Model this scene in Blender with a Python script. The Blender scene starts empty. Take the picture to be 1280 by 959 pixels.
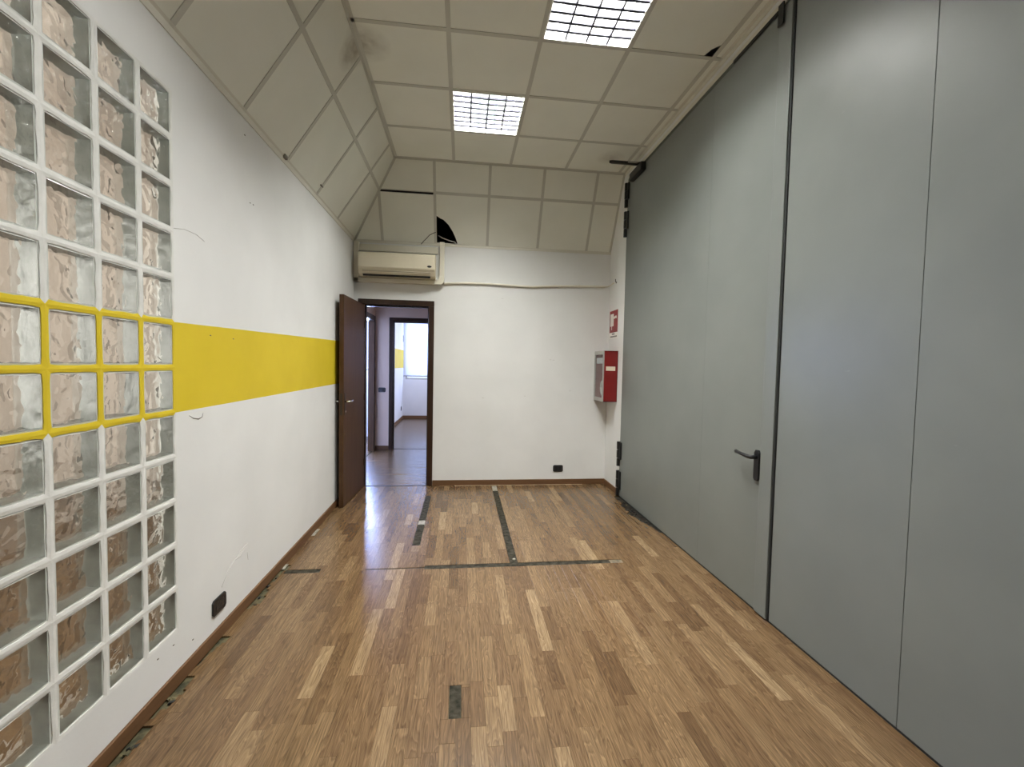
import bpy, bmesh, math, random
from mathutils import Vector, Matrix, noise
random.seed(7)
SC = bpy.context.scene
COL = SC.collection

# ------------------------------------------------------------------ camera
FPX = 538.93
cam_d = bpy.data.cameras.new('camera')
cam_d.sensor_fit = 'HORIZONTAL'
cam_d.sensor_width = 36.0
cam_d.lens = FPX / 1280 * 36.0
cam_d.clip_start = 0.02
cam = bpy.data.objects.new('camera', cam_d)
COL.objects.link(cam)
YAW, PITCH, ROLL = -0.11553, -0.04251, 0.02026
def cam_axis(a, b, c):
    cr, sr = math.cos(ROLL), math.sin(ROLL)
    a, b = a * cr - b * sr, a * sr + b * cr
    cp, sp = math.cos(PITCH), math.sin(PITCH)
    y, z = c * cp - b * sp, c * sp + b * cp
    cy, sy = math.cos(YAW), math.sin(YAW)
    return Vector((a * cy - y * sy, a * sy + y * cy, z))
R_, U_, F_ = cam_axis(1, 0, 0), cam_axis(0, 1, 0), cam_axis(0, 0, 1)
M = Matrix(((R_.x, U_.x, -F_.x, 1.2720), (R_.y, U_.y, -F_.y, -5.2786), (R_.z, U_.z, -F_.z, 1.4896), (0, 0, 0, 1)))
cam.matrix_world = M
SC.camera = cam

# ------------------------------------------------------------------ world, exposure
world = bpy.data.worlds.new('sky')
SC.world = world
world.use_nodes = True
bg = world.node_tree.nodes['Background']
bg.inputs[0].default_value = (0.62, 0.74, 1.0, 1)
bg.inputs[1].default_value = 1.6
SC.view_settings.view_transform = 'Standard'
SC.view_settings.look = 'None'
SC.view_settings.gamma = 1
SC.view_settings.use_curve_mapping = False
SC.view_settings.exposure = 0.0
LAMP_W, LAMP_SPREAD, LAMP_COL = 96.0, 125.0, (1.0, 1.0, 0.97)

def area_lamp(name, loc, size, power, colour, direction, spread=180.0, size_y=None):
    d = bpy.data.lights.new(name, 'AREA')
    d.energy = power
    d.color = colour
    d.shape = 'RECTANGLE'
    d.size = size
    d.size_y = size_y or size
    d.spread = math.radians(spread)
    o = bpy.data.objects.new(name, d)
    o.location = loc
    o.rotation_euler = Vector(direction).to_track_quat('-Z', 'Y').to_euler()
    COL.objects.link(o)
    return o
DAY = (0.46, 0.58, 1.0)
area_lamp('daylight', (0.55, 6.98, 1.95), 1.7, 170, DAY, (0, -1, -0.1), size_y=1.6)        # outside the office window
area_lamp('daylight', (-1.4, 4.0, 1.95), 1.7, 900, (0.40, 0.53, 1.0), (0.1, -1, -0.15), size_y=1.2)       # outside the side room window
area_lamp('office_fill', (2.05, 4.6, 1.7), 1.5, 62, (0.70, 0.75, 1.0), (-1, 0.1, 0))          # unseen fill added to brighten the office walls, no window there
area_lamp('store_fill', (-1.6, -5.85, 1.75), 1.6, 130, (1.0, 0.955, 0.93), (0.1, 1, 0))         # unseen fill added behind the glass blocks to light their inner sides
area_lamp('store_fill', (-1.3, -2.6, 3.45), 1.0, 20, (1.0, 0.94, 0.90), (-0.5, 0.5, -1))  # weaker unseen fill, added to balance the walls seen through the blocks

# ------------------------------------------------------------------ materials
def mat(name, col, rough=0.5, metal=0.0, spec=0.5):
    m = bpy.data.materials.new(name)
    m.use_nodes = True
    b = m.node_tree.nodes['Principled BSDF']
    b.inputs['Base Color'].default_value = (*col, 1)
    b.inputs['Roughness'].default_value = rough
    b.inputs['Metallic'].default_value = metal
    b.inputs['Specular IOR Level'].default_value = spec
    return m
def nodes(m):
    t = m.node_tree
    return t, t.nodes['Principled BSDF']
def nn(t, typ, **kw):
    n = t.nodes.new(typ)
    for k, v in kw.items():
        if k.startswith('i_'):
            key = k[2:]
            n.inputs[int(key) if key.isdigit() else key.replace('_', ' ')].default_value = v
        else:
            setattr(n, k, v)
    return n
def ramp(t, stops):
    r = t.nodes.new('ShaderNodeValToRGB')
    e = r.color_ramp.elements
    while len(e) > 1:
        e.remove(e[-1])
    e[0].position = stops[0][0]
    e[0].color = (*stops[0][1], 1)
    for p, c in stops[1:]:
        x = e.new(p)
        x.color = (*c, 1)
    return r
def mottle(name, c1, c2, scale=6.0, rough=0.6, bump=0.0, bscale=60.0, spec=0.5, detail=5.0, lo=0.35, hi=0.65):
    m = mat(name, c1, rough, spec=spec)
    t, b = nodes(m)
    g = nn(t, 'ShaderNodeNewGeometry')
    n = nn(t, 'ShaderNodeTexNoise', i_Scale=scale, i_Detail=detail)
    t.links.new(g.outputs['Position'], n.inputs['Vector'])
    r = ramp(t, [(lo, c1), (hi, c2)])
    t.links.new(n.outputs['Fac'], r.inputs[0])
    t.links.new(r.outputs[0], b.inputs['Base Color'])
    if bump:
        n2 = nn(t, 'ShaderNodeTexNoise', i_Scale=bscale, i_Detail=3.0)
        t.links.new(g.outputs['Position'], n2.inputs['Vector'])
        bp = nn(t, 'ShaderNodeBump', i_Strength=bump, i_Distance=0.004)
        t.links.new(n2.outputs['Fac'], bp.inputs['Height'])
        t.links.new(bp.outputs[0], b.inputs['Normal'])
    return m

M_WALL = mottle('white_wall_paint', (0.735, 0.735, 0.715), (0.785, 0.785, 0.765), 1.7, 0.75, 0.12, 55, spec=0.25)
M_YEL = mottle('yellow_wall_paint', (0.655, 0.495, 0.020), (0.70, 0.535, 0.026), 3.0, 0.6, 0.1, 55, spec=0.3)
M_WHITE = mottle('mortar_paint', (0.78, 0.775, 0.74), (0.70, 0.70, 0.66), 14, 0.6, 0.3, 70, spec=0.35)
M_TILE = mottle('ceiling_tile_board', (0.80, 0.80, 0.715), (0.83, 0.83, 0.745), 3.0, 0.9, 0.15, 190, spec=0.1)
def stain(m, pts, col):
    t, b = nodes(m)
    src = b.inputs['Base Color'].links[0].from_socket if b.inputs['Base Color'].links else None
    base = tuple(b.inputs['Base Color'].default_value)
    g = nn(t, 'ShaderNodeNewGeometry')
    n = nn(t, 'ShaderNodeTexNoise', i_Scale=16.0, i_Detail=5.0)
    t.links.new(g.outputs['Position'], n.inputs['Vector'])
    for p, r, s_ in pts:
        d = nn(t, 'ShaderNodeVectorMath', operation='DISTANCE')
        t.links.new(g.outputs['Position'], d.inputs[0])
        d.inputs[1].default_value = p
        mr = nn(t, 'ShaderNodeMapRange')
        mr.inputs['From Min'].default_value = 0.0
        mr.inputs['From Max'].default_value = r
        mr.inputs['To Min'].default_value = s_
        mr.inputs['To Max'].default_value = 0.0
        t.links.new(d.outputs['Value'], mr.inputs['Value'])
        mu = nn(t, 'ShaderNodeMath', operation='MULTIPLY')
        t.links.new(mr.outputs[0], mu.inputs[0]); t.links.new(n.outputs['Fac'], mu.inputs[1])
        mx = nn(t, 'ShaderNodeMix', data_type='RGBA')
        t.links.new(mu.outputs[0], mx.inputs[0])
        if src: t.links.new(src, mx.inputs[6])
        else: mx.inputs[6].default_value = base
        mx.inputs[7].default_value = (*col, 1)
        src = mx.outputs[2]
    t.links.new(src, b.inputs['Base Color'])
stain(M_TILE, [((0.55, -2.07, 3.70), 0.20, 1.1), ((0.47, -2.08, 3.62), 0.13, 1.0), ((2.80, -0.75, 3.70), 0.16, 0.7)], (0.25, 0.20, 0.13))
M_BAR = mat('ceiling_bar_paint', (0.57, 0.56, 0.49), 0.6, spec=0.25)
M_ANGLE = mat('wall_angle_paint', (0.70, 0.68, 0.59), 0.55, spec=0.3)
M_DARKV = mat('void_grey', (0.05, 0.05, 0.05), 0.9)
M_DOOR = None
M_BLACK = mat('black_plastic', (0.012, 0.012, 0.013), 0.35)
M_BLACKM = mat('black_metal', (0.010, 0.010, 0.010), 0.4)
M_CREAM = mottle('cream_plastic', (0.70, 0.64, 0.49), (0.66, 0.60, 0.45), 4, 0.42)
M_DUCT = mat('ivory_duct_plastic', (0.70, 0.66, 0.54), 0.45)
M_CHROME = mat('chrome', (0.75, 0.73, 0.68), 0.18, 1.0)
M_BRASS = mat('dark_bronze', (0.06, 0.045, 0.03), 0.4, 0.6)
M_RED = mottle('red_enamel', (0.215, 0.010, 0.009), (0.195, 0.009, 0.008), 8, 0.42)
M_SILVER = mat('aluminium_frame', (0.44, 0.42, 0.39), 0.4, 0.4)
M_SIGNRED = mat('sign_red', (0.26, 0.014, 0.016), 0.4)
M_SIGNWHITE = mat('sign_white', (0.82, 0.80, 0.74), 0.45)
M_INK = mat('grey_ink', (0.12, 0.11, 0.10), 0.6)
M_STICK = mat('cream_sticker', (0.80, 0.70, 0.55), 0.6)
M_STEELDK = mat('dark_steel_frame', (0.085, 0.095, 0.085), 0.45)
M_GASKET = mat('dark_gap', (0.015, 0.016, 0.015), 0.7)
M_MARK = mat('grey_scuff', (0.50, 0.48, 0.45), 0.8)
M_CRACK = mat('dark_scratch', (0.22, 0.20, 0.17), 0.9)
M_WOODBASE = None
M_FILL = mottle('grey_floor_filler', (0.016, 0.015, 0.010), (0.060, 0.053, 0.038), 28, 0.85, 0.4, 80, spec=0.08, detail=6)
M_FILLW = mottle('pale_floor_filler', (0.36, 0.34, 0.28), (0.20, 0.18, 0.14), 40, 0.7, 0.3, 80)
M_SCREED = mottle('olive_screed', (0.030, 0.030, 0.012), (0.12, 0.10, 0.045), 30, 0.8, 0.6, 60, detail=6)
M_CAULK = mat('pale_gap_filler', (0.62, 0.52, 0.36), 0.8)
M_BLIND = None

def steel_mat():
    m = mat('grey_painted_steel', (0.22, 0.235, 0.22), 0.36, 0.0, 0.42)
    t, b = nodes(m)
    g = nn(t, 'ShaderNodeNewGeometry')
    n = nn(t, 'ShaderNodeTexNoise', i_Scale=2.2, i_Detail=5.0)
    t.links.new(g.outputs['Position'], n.inputs['Vector'])
    r = ramp(t, [(0.35, (0.174, 0.187, 0.177)), (0.65, (0.192, 0.205, 0.193))])
    t.links.new(n.outputs['Fac'], r.inputs[0])
    # pale chalky scratches
    mp = nn(t, 'ShaderNodeMapping')
    mp.inputs['Scale'].default_value = (1, 3.0, 9.0)
    t.links.new(g.outputs['Position'], mp.inputs[0])
    n3 = nn(t, 'ShaderNodeTexNoise', i_Scale=2.0, i_Detail=8.0, i_Roughness=0.7)
    t.links.new(mp.outputs[0], n3.inputs['Vector'])
    r3 = ramp(t, [(0.69, (0, 0, 0)), (0.74, (0.35, 0.35, 0.35))])
    t.links.new(n3.outputs['Fac'], r3.inputs[0])
    mx = nn(t, 'ShaderNodeMix', data_type='RGBA')
    t.links.new(r3.outputs[0], mx.inputs[0])
    t.links.new(r.outputs[0], mx.inputs[6])
    mx.inputs[7].default_value = (0.30, 0.31, 0.29, 1)
    t.links.new(mx.outputs[2], b.inputs['Base Color'])
    n2 = nn(t, 'ShaderNodeTexNoise', i_Scale=170.0, i_Detail=2.0)
    t.links.new(g.outputs['Position'], n2.inputs['Vector'])
    n4 = nn(t, 'ShaderNodeTexNoise', i_Scale=3.0, i_Detail=2.0)
    t.links.new(g.outputs['Position'], n4.inputs['Vector'])
    b1 = nn(t, 'ShaderNodeBump', i_Strength=0.10, i_Distance=0.001)
    t.links.new(n2.outputs['Fac'], b1.inputs['Height'])
    b2 = nn(t, 'ShaderNodeBump', i_Strength=0.10, i_Distance=0.02)
    t.links.new(n4.outputs['Fac'], b2.inputs['Height'])
    t.links.new(b1.outputs[0], b2.inputs['Normal'])
    t.links.new(b2.outputs[0], b.inputs['Normal'])
    return m
M_STEEL = steel_mat()

def dark_wood(name, c1, c2, axis, rough=0.35, spec=0.4):
    m = mat(name, c1, rough, spec=spec)
    t, b = nodes(m)
    g = nn(t, 'ShaderNodeNewGeometry')
    mp = nn(t, 'ShaderNodeMapping')
    s = [45, 45, 45]
    s[axis] = 2.5
    mp.inputs['Scale'].default_value = s
    t.links.new(g.outputs['Position'], mp.inputs[0])
    n = nn(t, 'ShaderNodeTexNoise', i_Scale=1.0, i_Detail=5.0, i_Distortion=0.6)
    t.links.new(mp.outputs[0], n.inputs['Vector'])
    r = ramp(t, [(0.3, c1), (0.7, c2)])
    t.links.new(n.outputs['Fac'], r.inputs[0])
    t.links.new(r.outputs[0], b.inputs['Base Color'])
    return m
M_DOOR = dark_wood('dark_walnut', (0.066, 0.032, 0.013), (0.100, 0.050, 0.021), 2, 0.45, 0.28)
M_FRAME = dark_wood('dark_walnut_frame', (0.022, 0.010, 0.005), (0.040, 0.018, 0.008), 2, 0.4)
M_BASEY = dark_wood('baseboard_wood_along', (0.120, 0.058, 0.024), (0.165, 0.085, 0.037), 1, 0.5)
M_BASEX = dark_wood('baseboard_wood_across', (0.120, 0.058, 0.024), (0.165, 0.085, 0.037), 0, 0.5)

def plank_mat(name, along):
    """oak strip: tone per strip from the face attribute 'tone', grain lines along the strip"""
    m = mat(name, (0.3, 0.18, 0.08), 0.27, spec=0.5)
    t, b = nodes(m)
    L = t.links.new
    at = nn(t, 'ShaderNodeAttribute', attribute_name='tone')
    g = nn(t, 'ShaderNodeNewGeometry')
    off = nn(t, 'ShaderNodeVectorMath', operation='SCALE')
    off.inputs[0].default_value = (37.0, 91.0, 13.0)
    L(at.outputs['Fac'], off.inputs['Scale'])
    add = nn(t, 'ShaderNodeVectorMath', operation='ADD')
    L(g.outputs['Position'], add.inputs[0])
    L(off.outputs[0], add.inputs[1])
    def mapped(s_across, s_along):
        mp = nn(t, 'ShaderNodeMapping')
        mp.inputs['Scale'].default_value = (s_along, s_across, 1) if along == 0 else (s_across, s_along, 1)
        L(add.outputs[0], mp.inputs[0])
        return mp
    tone = ramp(t, [(0.0, (0.102, 0.058, 0.026)), (0.28, (0.128, 0.075, 0.035)), (0.62, (0.157, 0.097, 0.046)), (0.85, (0.194, 0.125, 0.063)), (1.0, (0.240, 0.163, 0.088))])
    L(at.outputs['Fac'], tone.inputs[0])
    # fine pores
    n1 = nn(t, 'ShaderNodeTexNoise', i_Scale=1.0, i_Detail=5.0, i_Roughness=0.65)
    L(mapped(190, 7).outputs[0], n1.inputs['Vector'])
    r1 = ramp(t, [(0.32, (0.50, 0.47, 0.43)), (0.60, (1.15, 1.15, 1.15))])
    L(n1.outputs['Fac'], r1.inputs[0])
    # cathedral figure: contour lines of a slow stretched field
    n2 = nn(t, 'ShaderNodeTexNoise', i_Scale=1.0, i_Detail=1.5, i_Roughness=0.4)
    L(mapped(17, 2.1).outputs[0], n2.inputs['Vector'])
    mu = nn(t, 'ShaderNodeMath', operation='MULTIPLY')
    mu.inputs[1].default_value = 16.0
    L(n2.outputs['Fac'], mu.inputs[0])
    fr = nn(t, 'ShaderNodeMath', operation='FRACT')
    L(mu.outputs[0], fr.inputs[0])
    r2 = ramp(t, [(0.0, (0.80, 0.78, 0.76)), (0.25, (1.0, 1.0, 1.0)), (0.62, (1.05, 1.05, 1.05)), (0.80, (1.30, 1.33, 1.36)), (1.0, (0.82, 0.80, 0.78))])
    L(fr.outputs[0], r2.inputs[0])
    m1 = nn(t, 'ShaderNodeMix', data_type='RGBA', blend_type='MULTIPLY')
    m1.inputs[0].default_value = 0.9
    L(tone.outputs[0], m1.inputs[6]); L(r1.outputs[0], m1.inputs[7])
    m2 = nn(t, 'ShaderNodeMix', data_type='RGBA', blend_type='MULTIPLY')
    m2.inputs[0].default_value = 1.0
    L(m1.outputs[2], m2.inputs[6]); L(r2.outputs[0], m2.inputs[7])
    L(m2.outputs[2], b.inputs['Base Color'])
    bp = nn(t, 'ShaderNodeBump', i_Strength=0.08, i_Distance=0.001)
    L(n1.outputs['Fac'], bp.inputs['Height'])
    L(bp.outputs[0], b.inputs['Normal'])
    return m
M_PLANK = plank_mat('oak_laminate', 1)
M_PLANKX = plank_mat('oak_laminate_hall', 0)

def schlick(t, f0=0.04):
    """reflectance of a thin pane, the same from both faces"""
    g = nn(t, 'ShaderNodeNewGeometry')
    d = nn(t, 'ShaderNodeVectorMath', operation='DOT_PRODUCT')
    t.links.new(g.outputs['Incoming'], d.inputs[0]); t.links.new(g.outputs['Normal'], d.inputs[1])
    a = nn(t, 'ShaderNodeMath', operation='ABSOLUTE')
    t.links.new(d.outputs['Value'], a.inputs[0])
    o = nn(t, 'ShaderNodeMath', operation='SUBTRACT')
    o.inputs[0].default_value = 1.0
    t.links.new(a.outputs[0], o.inputs[1])
    p = nn(t, 'ShaderNodeMath', operation='POWER')
    t.links.new(o.outputs[0], p.inputs[0]); p.inputs[1].default_value = 5.0
    m = nn(t, 'ShaderNodeMath', operation='MULTIPLY_ADD')
    t.links.new(p.outputs[0], m.inputs[0]); m.inputs[1].default_value = 1 - f0; m.inputs[2].default_value = f0
    return m
def glass_pane_mat():
    m = bpy.data.materials.new('wavy_block_glass')
    m.use_nodes = True
    t = m.node_tree
    t.nodes.clear()
    L = t.links.new
    out = nn(t, 'ShaderNodeOutputMaterial')
    g = nn(t, 'ShaderNodeNewGeometry')
    oi = nn(t, 'ShaderNodeObjectInfo')
    sc = nn(t, 'ShaderNodeVectorMath', operation='SCALE')
    sc.inputs[0].default_value = (7.3, 31.0, 17.0)
    L(oi.outputs['Random'], sc.inputs['Scale'])
    ad = nn(t, 'ShaderNodeVectorMath', operation='ADD')
    L(g.outputs['Position'], ad.inputs[0]); L(sc.outputs[0], ad.inputs[1])
    n = nn(t, 'ShaderNodeTexNoise', i_Scale=17.0, i_Detail=1.2, i_Distortion=0.5)
    L(ad.outputs[0], n.inputs['Vector'])
    bp = nn(t, 'ShaderNodeBump', i_Strength=0.9, i_Distance=0.020)
    L(n.outputs['Fac'], bp.inputs['Height'])
    tr = nn(t, 'ShaderNodeBsdfTransparent')
    tr.inputs[0].default_value = (0.93, 0.95, 0.92, 1)
    rf = nn(t, 'ShaderNodeBsdfRefraction')
    rf.inputs['Color'].default_value = (0.92, 0.94, 0.91, 1)
    rf.inputs['Roughness'].default_value = 0.02
    rf.inputs['IOR'].default_value = 1.20
    L(bp.outputs[0], rf.inputs['Normal'])
    mx = nn(t, 'ShaderNodeMixShader')
    mx.inputs[0].default_value = 0.66
    L(tr.outputs[0], mx.inputs[1]); L(rf.outputs[0], mx.inputs[2])
    gl = nn(t, 'ShaderNodeBsdfGlossy')
    gl.inputs['Roughness'].default_value = 0.07
    gl.inputs['Color'].default_value = (0.95, 0.97, 0.95, 1)
    n2 = nn(t, 'ShaderNodeTexNoise', i_Scale=42.0, i_Detail=1.0)
    L(ad.outputs[0], n2.inputs['Vector'])
    bp2 = nn(t, 'ShaderNodeBump', i_Strength=0.5, i_Distance=0.008)
    L(n2.outputs['Fac'], bp2.inputs['Height'])
    L(bp2.outputs[0], gl.inputs['Normal'])
    fz = schlick(t)
    m2 = nn(t, 'ShaderNodeMixShader')
    L(fz.outputs[0], m2.inputs[0]); L(mx.outputs[0], m2.inputs[1]); L(gl.outputs[0], m2.inputs[2])
    L(m2.outputs[0], out.inputs['Surface'])
    return m
M_PANE = glass_pane_mat()
M_GSIDE = mottle('glass_block_edge', (0.165, 0.174, 0.155), (0.205, 0.214, 0.192), 22, 0.25, 0.5, 25)
M_GRIM = mat('glass_block_rim', (0.62, 0.64, 0.60), 0.15)  # pale colour paints in the bright highlight along the glass edge

def clear_glass(name, f0=0.04):
    m = bpy.data.materials.new(name)
    m.use_nodes = True
    t = m.node_tree
    t.nodes.clear()
    out = nn(t, 'ShaderNodeOutputMaterial')
    tr = nn(t, 'ShaderNodeBsdfTransparent')
    gl = nn(t, 'ShaderNodeBsdfGlossy', i_Roughness=0.02)
    fz = schlick(t, f0)
    mx = nn(t, 'ShaderNodeMixShader')
    t.links.new(fz.outputs[0], mx.inputs[0]); t.links.new(tr.outputs[0], mx.inputs[1]); t.links.new(gl.outputs[0], mx.inputs[2])
    t.links.new(mx.outputs[0], out.inputs['Surface'])
    return m
M_CLEAR = clear_glass('window_glass')
def blind_mat():
    m = bpy.data.materials.new('white_blind_fabric')
    m.use_nodes = True
    t = m.node_tree
    t.nodes.clear()
    out = nn(t, 'ShaderNodeOutputMaterial')
    d = nn(t, 'ShaderNodeBsdfDiffuse')
    d.inputs[0].default_value = (0.75, 0.75, 0.76, 1)
    tl = nn(t, 'ShaderNodeBsdfTranslucent')
    tl.inputs[0].default_value = (0.72, 0.73, 0.76, 1)
    mx = nn(t, 'ShaderNodeMixShader')
    mx.inputs[0].default_value = 0.55
    t.links.new(d.outputs[0], mx.inputs[1]); t.links.new(tl.outputs[0], mx.inputs[2])
    t.links.new(mx.outputs[0], out.inputs['Surface'])
    return m
M_BLIND = blind_mat()
def emit_mat(name, col, s):
    m = mat(name, col, 0.3)
    t, b = nodes(m)
    b.inputs['Emission Color'].default_value = (*col, 1)
    b.inputs['Emission Strength'].default_value = s
    return m
M_TUBE = emit_mat('fluorescent_tube', (1.0, 0.985, 0.95), 7.0)
M_TUBEG = emit_mat('fluorescent_tube_greenish', (0.70, 0.92, 0.76), 1.6)
M_REFL = mat('lamp_reflector', (0.88, 0.88, 0.86), 0.35, 0.0)
M_LOUV = mat('louvre_dark_aluminium', (0.020, 0.020, 0.034), 0.5, 0.0, 0.2)

# ------------------------------------------------------------------ mesh helpers
class MB:
    def __init__(self):
        self.v, self.f, self.mi, self.tone = [], [], [], []
    def quad(self, pts, mi=0):
        i = len(self.v)
        self.v += [tuple(p) for p in pts]
        self.f.append(tuple(range(i, i + len(pts))))
        self.mi.append(mi)
    def box(self, x0, x1, y0, y1, z0, z1, mi=0, mtx=None):
        i = len(self.v)
        P = [(x0, y0, z0), (x1, y0, z0), (x1, y1, z0), (x0, y1, z0), (x0, y0, z1), (x1, y0, z1), (x1, y1, z1), (x0, y1, z1)]
        if mtx is not None:
            P = [tuple(mtx @ Vector(p)) for p in P]
        self.v += P
        for f in ((0, 3, 2, 1), (4, 5, 6, 7), (0, 1, 5, 4), (1, 2, 6, 5), (2, 3, 7, 6), (3, 0, 4, 7)):
            self.f.append(tuple(i + k for k in f))
            self.mi.append(mi)
        return self
    def prism(self, poly, frame, t0, t1, mi=0):
        """extrude a 2D polygon given in frame (origin, u, v, n) from offset t0 to t1"""
        o, u, v, n = frame
        i = len(self.v)
        k = len(poly)
        for t in (t0, t1):
            self.v += [tuple(o + u * a + v * b + n * t) for a, b in poly]
        self.f.append(tuple(i + j for j in reversed(range(k))))
        self.f.append(tuple(i + k + j for j in range(k)))
        for j in range(k):
            a, b = j, (j + 1) % k
            self.f.append((i + a, i + b, i + k + b, i + k + a))
        self.mi += [mi] * (k + 2)
        return self
    def tube(self, pts, r, seg=10, mi=0, caps=True):
        i0 = len(self.v)
        pts = [Vector(p) for p in pts]
        rs = r if isinstance(r, (list, tuple)) else [r] * len(pts)
        for j, p in enumerate(pts):
            d = (pts[min(j + 1, len(pts) - 1)] - pts[max(j - 1, 0)]).normalized()
            a = d.orthogonal().normalized() if abs(d.z) > 0.95 else d.cross(Vector((0, 0, 1))).normalized()
            b = d.cross(a)
            for s in range(seg):
                th = 2 * math.pi * s / seg
                self.v.append(tuple(p + (a * math.cos(th) + b * math.sin(th)) * rs[j]))
        for j in range(len(pts) - 1):
            for s in range(seg):
                q = (s + 1) % seg
                self.f.append((i0 + j * seg + s, i0 + j * seg + q, i0 + (j + 1) * seg + q, i0 + (j + 1) * seg + s))
                self.mi.append(mi)
        if caps:
            self.f.append(tuple(i0 + s for s in reversed(range(seg))))
            self.f.append(tuple(i0 + (len(pts) - 1) * seg + s for s in range(seg)))
            self.mi += [mi, mi]
        return self
    def mesh(self, name, mats, bevel=0.0, smooth=False, seg=2):
        me = bpy.data.meshes.new(name)
        me.from_pydata(self.v, [], self.f)
        for m in (mats if isinstance(mats, (list, tuple)) else [mats]):
            me.materials.append(m)
        for p, k in zip(me.polygons, self.mi):
            p.material_index = k
        bm = bmesh.new()
        bm.from_mesh(me)
        bmesh.ops.recalc_face_normals(bm, faces=bm.faces)
        if bevel:
            eds = [e for e in bm.edges if e.is_manifold and e.calc_face_angle(0) > 0.6]
            bmesh.ops.bevel(bm, geom=eds, offset=bevel, segments=seg, affect='EDGES', profile=0.5)
        bm.to_mesh(me)
        bm.free()
        if smooth:
            for p in me.polygons:
                p.use_smooth = True
        return me
    def build(self, name, mats, parent=None, bevel=0.0, smooth=False, seg=2):
        return link(name, self.mesh(name, mats, bevel, smooth, seg), parent)
def link(name, me, parent=None):
    o = bpy.data.objects.new(name, me)
    COL.objects.link(o)
    if parent is not None:
        o.parent = parent
        o.matrix_parent_inverse = parent.matrix_world.inverted() if parent.type != 'EMPTY' else Matrix.Translation(-parent.location)
    return o
def tag(o, label=None, cat=None, group=None, kind=None):
    if label: o['label'] = label
    if cat: o['category'] = cat
    if group: o['group'] = group
    if kind: o['kind'] = kind
    return o
def empty(name, loc, label, cat, group=None, kind=None):
    o = bpy.data.objects.new(name, None)
    o.location = loc
    o.empty_display_size = 0.1
    COL.objects.link(o)
    return tag(o, label, cat, group, kind)
def bx(name, dims, m, parent=None, bevel=0.0, mtx=None):
    return MB().box(*dims, mtx=mtx).build(name, m, parent, bevel)
def clip(poly, a, b, c):
    """keep the side a*x + b*y >= c"""
    out = []
    for i in range(len(poly)):
        p, q = poly[i], poly[(i + 1) % len(poly)]
        dp, dq = a * p[0] + b * p[1] - c, a * q[0] + b * q[1] - c
        if dp >= 0:
            out.append(p)
        if (dp >= 0) != (dq >= 0):
            s = dp / (dp - dq)
            out.append((p[0] + (q[0] - p[0]) * s, p[1] + (q[1] - p[1]) * s))
    return out
def parea(poly):
    return abs(sum(poly[i][0] * poly[(i + 1) % len(poly)][1] - poly[(i + 1) % len(poly)][0] * poly[i][1] for i in range(len(poly)))) / 2 if len(poly) > 2 else 0

# ------------------------------------------------------------------ room numbers (metres)
XR = 3.096          # right wall
YN = -9.0           # wall behind the camera
ZC = 3.704          # flat ceiling
ZB = 2.912          # foot of the sloping ceilings
XE = 0.5185         # flat ceiling starts here
YE = -0.422
ZT = 4.35           # top of the void
S = 0.6229          # ceiling module
G1 = 1.1467
H1 = -2.2842        # a cross bar of the flat ceiling
YG, ZG, PG = -3.194, 1.449, 0.2     # glass block panel: right edge, middle joint, pitch
NCOL = 5
YGL = YG - NCOL * PG
ZG0, ZG1 = ZG - 6 * PG, ZG + 6 * PG
STEEL_Y = -0.53

# ------------------------------------------------------------------ walls
wl = MB()
wl.box(-0.1, 0, YGL, YG, 0, ZG0)
wl.box(-0.1, 0, YGL, YG, ZG1, ZT)
wl.box(-0.1, 0, YN, YGL, 0, ZT)
def zs_top(y): return 1.651 + (y - YG) * 0.0215
def zs_bot(y): return 1.247 + (y - YG) * 0.0070
# right of the glass: front face split so the painted stripe has its own faces
fr = [0, zs_bot(0), zs_top(0), ZT]
fl = [0, zs_bot(YG), zs_top(YG), ZT]
for k in range(3):
    wl.quad([(0, YG, fl[k]), (0, 0.12, fr[k]), (0, 0.12, fr[k + 1]), (0, YG, fl[k + 1])], 1 if k == 1 else 0)
wl.quad([(-0.1, YG, 0), (-0.1, 0.12, 0), (-0.1, 0.12, ZT), (-0.1, YG, ZT)])
wl.quad([(-0.1, YG, 0), (0, YG, 0), (0, YG, ZT), (-0.1, YG, ZT)])
wl.quad([(-0.1, 0.12, 0), (0, 0.12, 0), (0, 0.12, ZT), (-0.1, 0.12, ZT)])
wall_left = wl.build('wall_left', [M_WALL, M_YEL])
tag(wall_left, 'white wall with yellow painted stripe and panel of glass blocks', 'wall', kind='structure')

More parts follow.
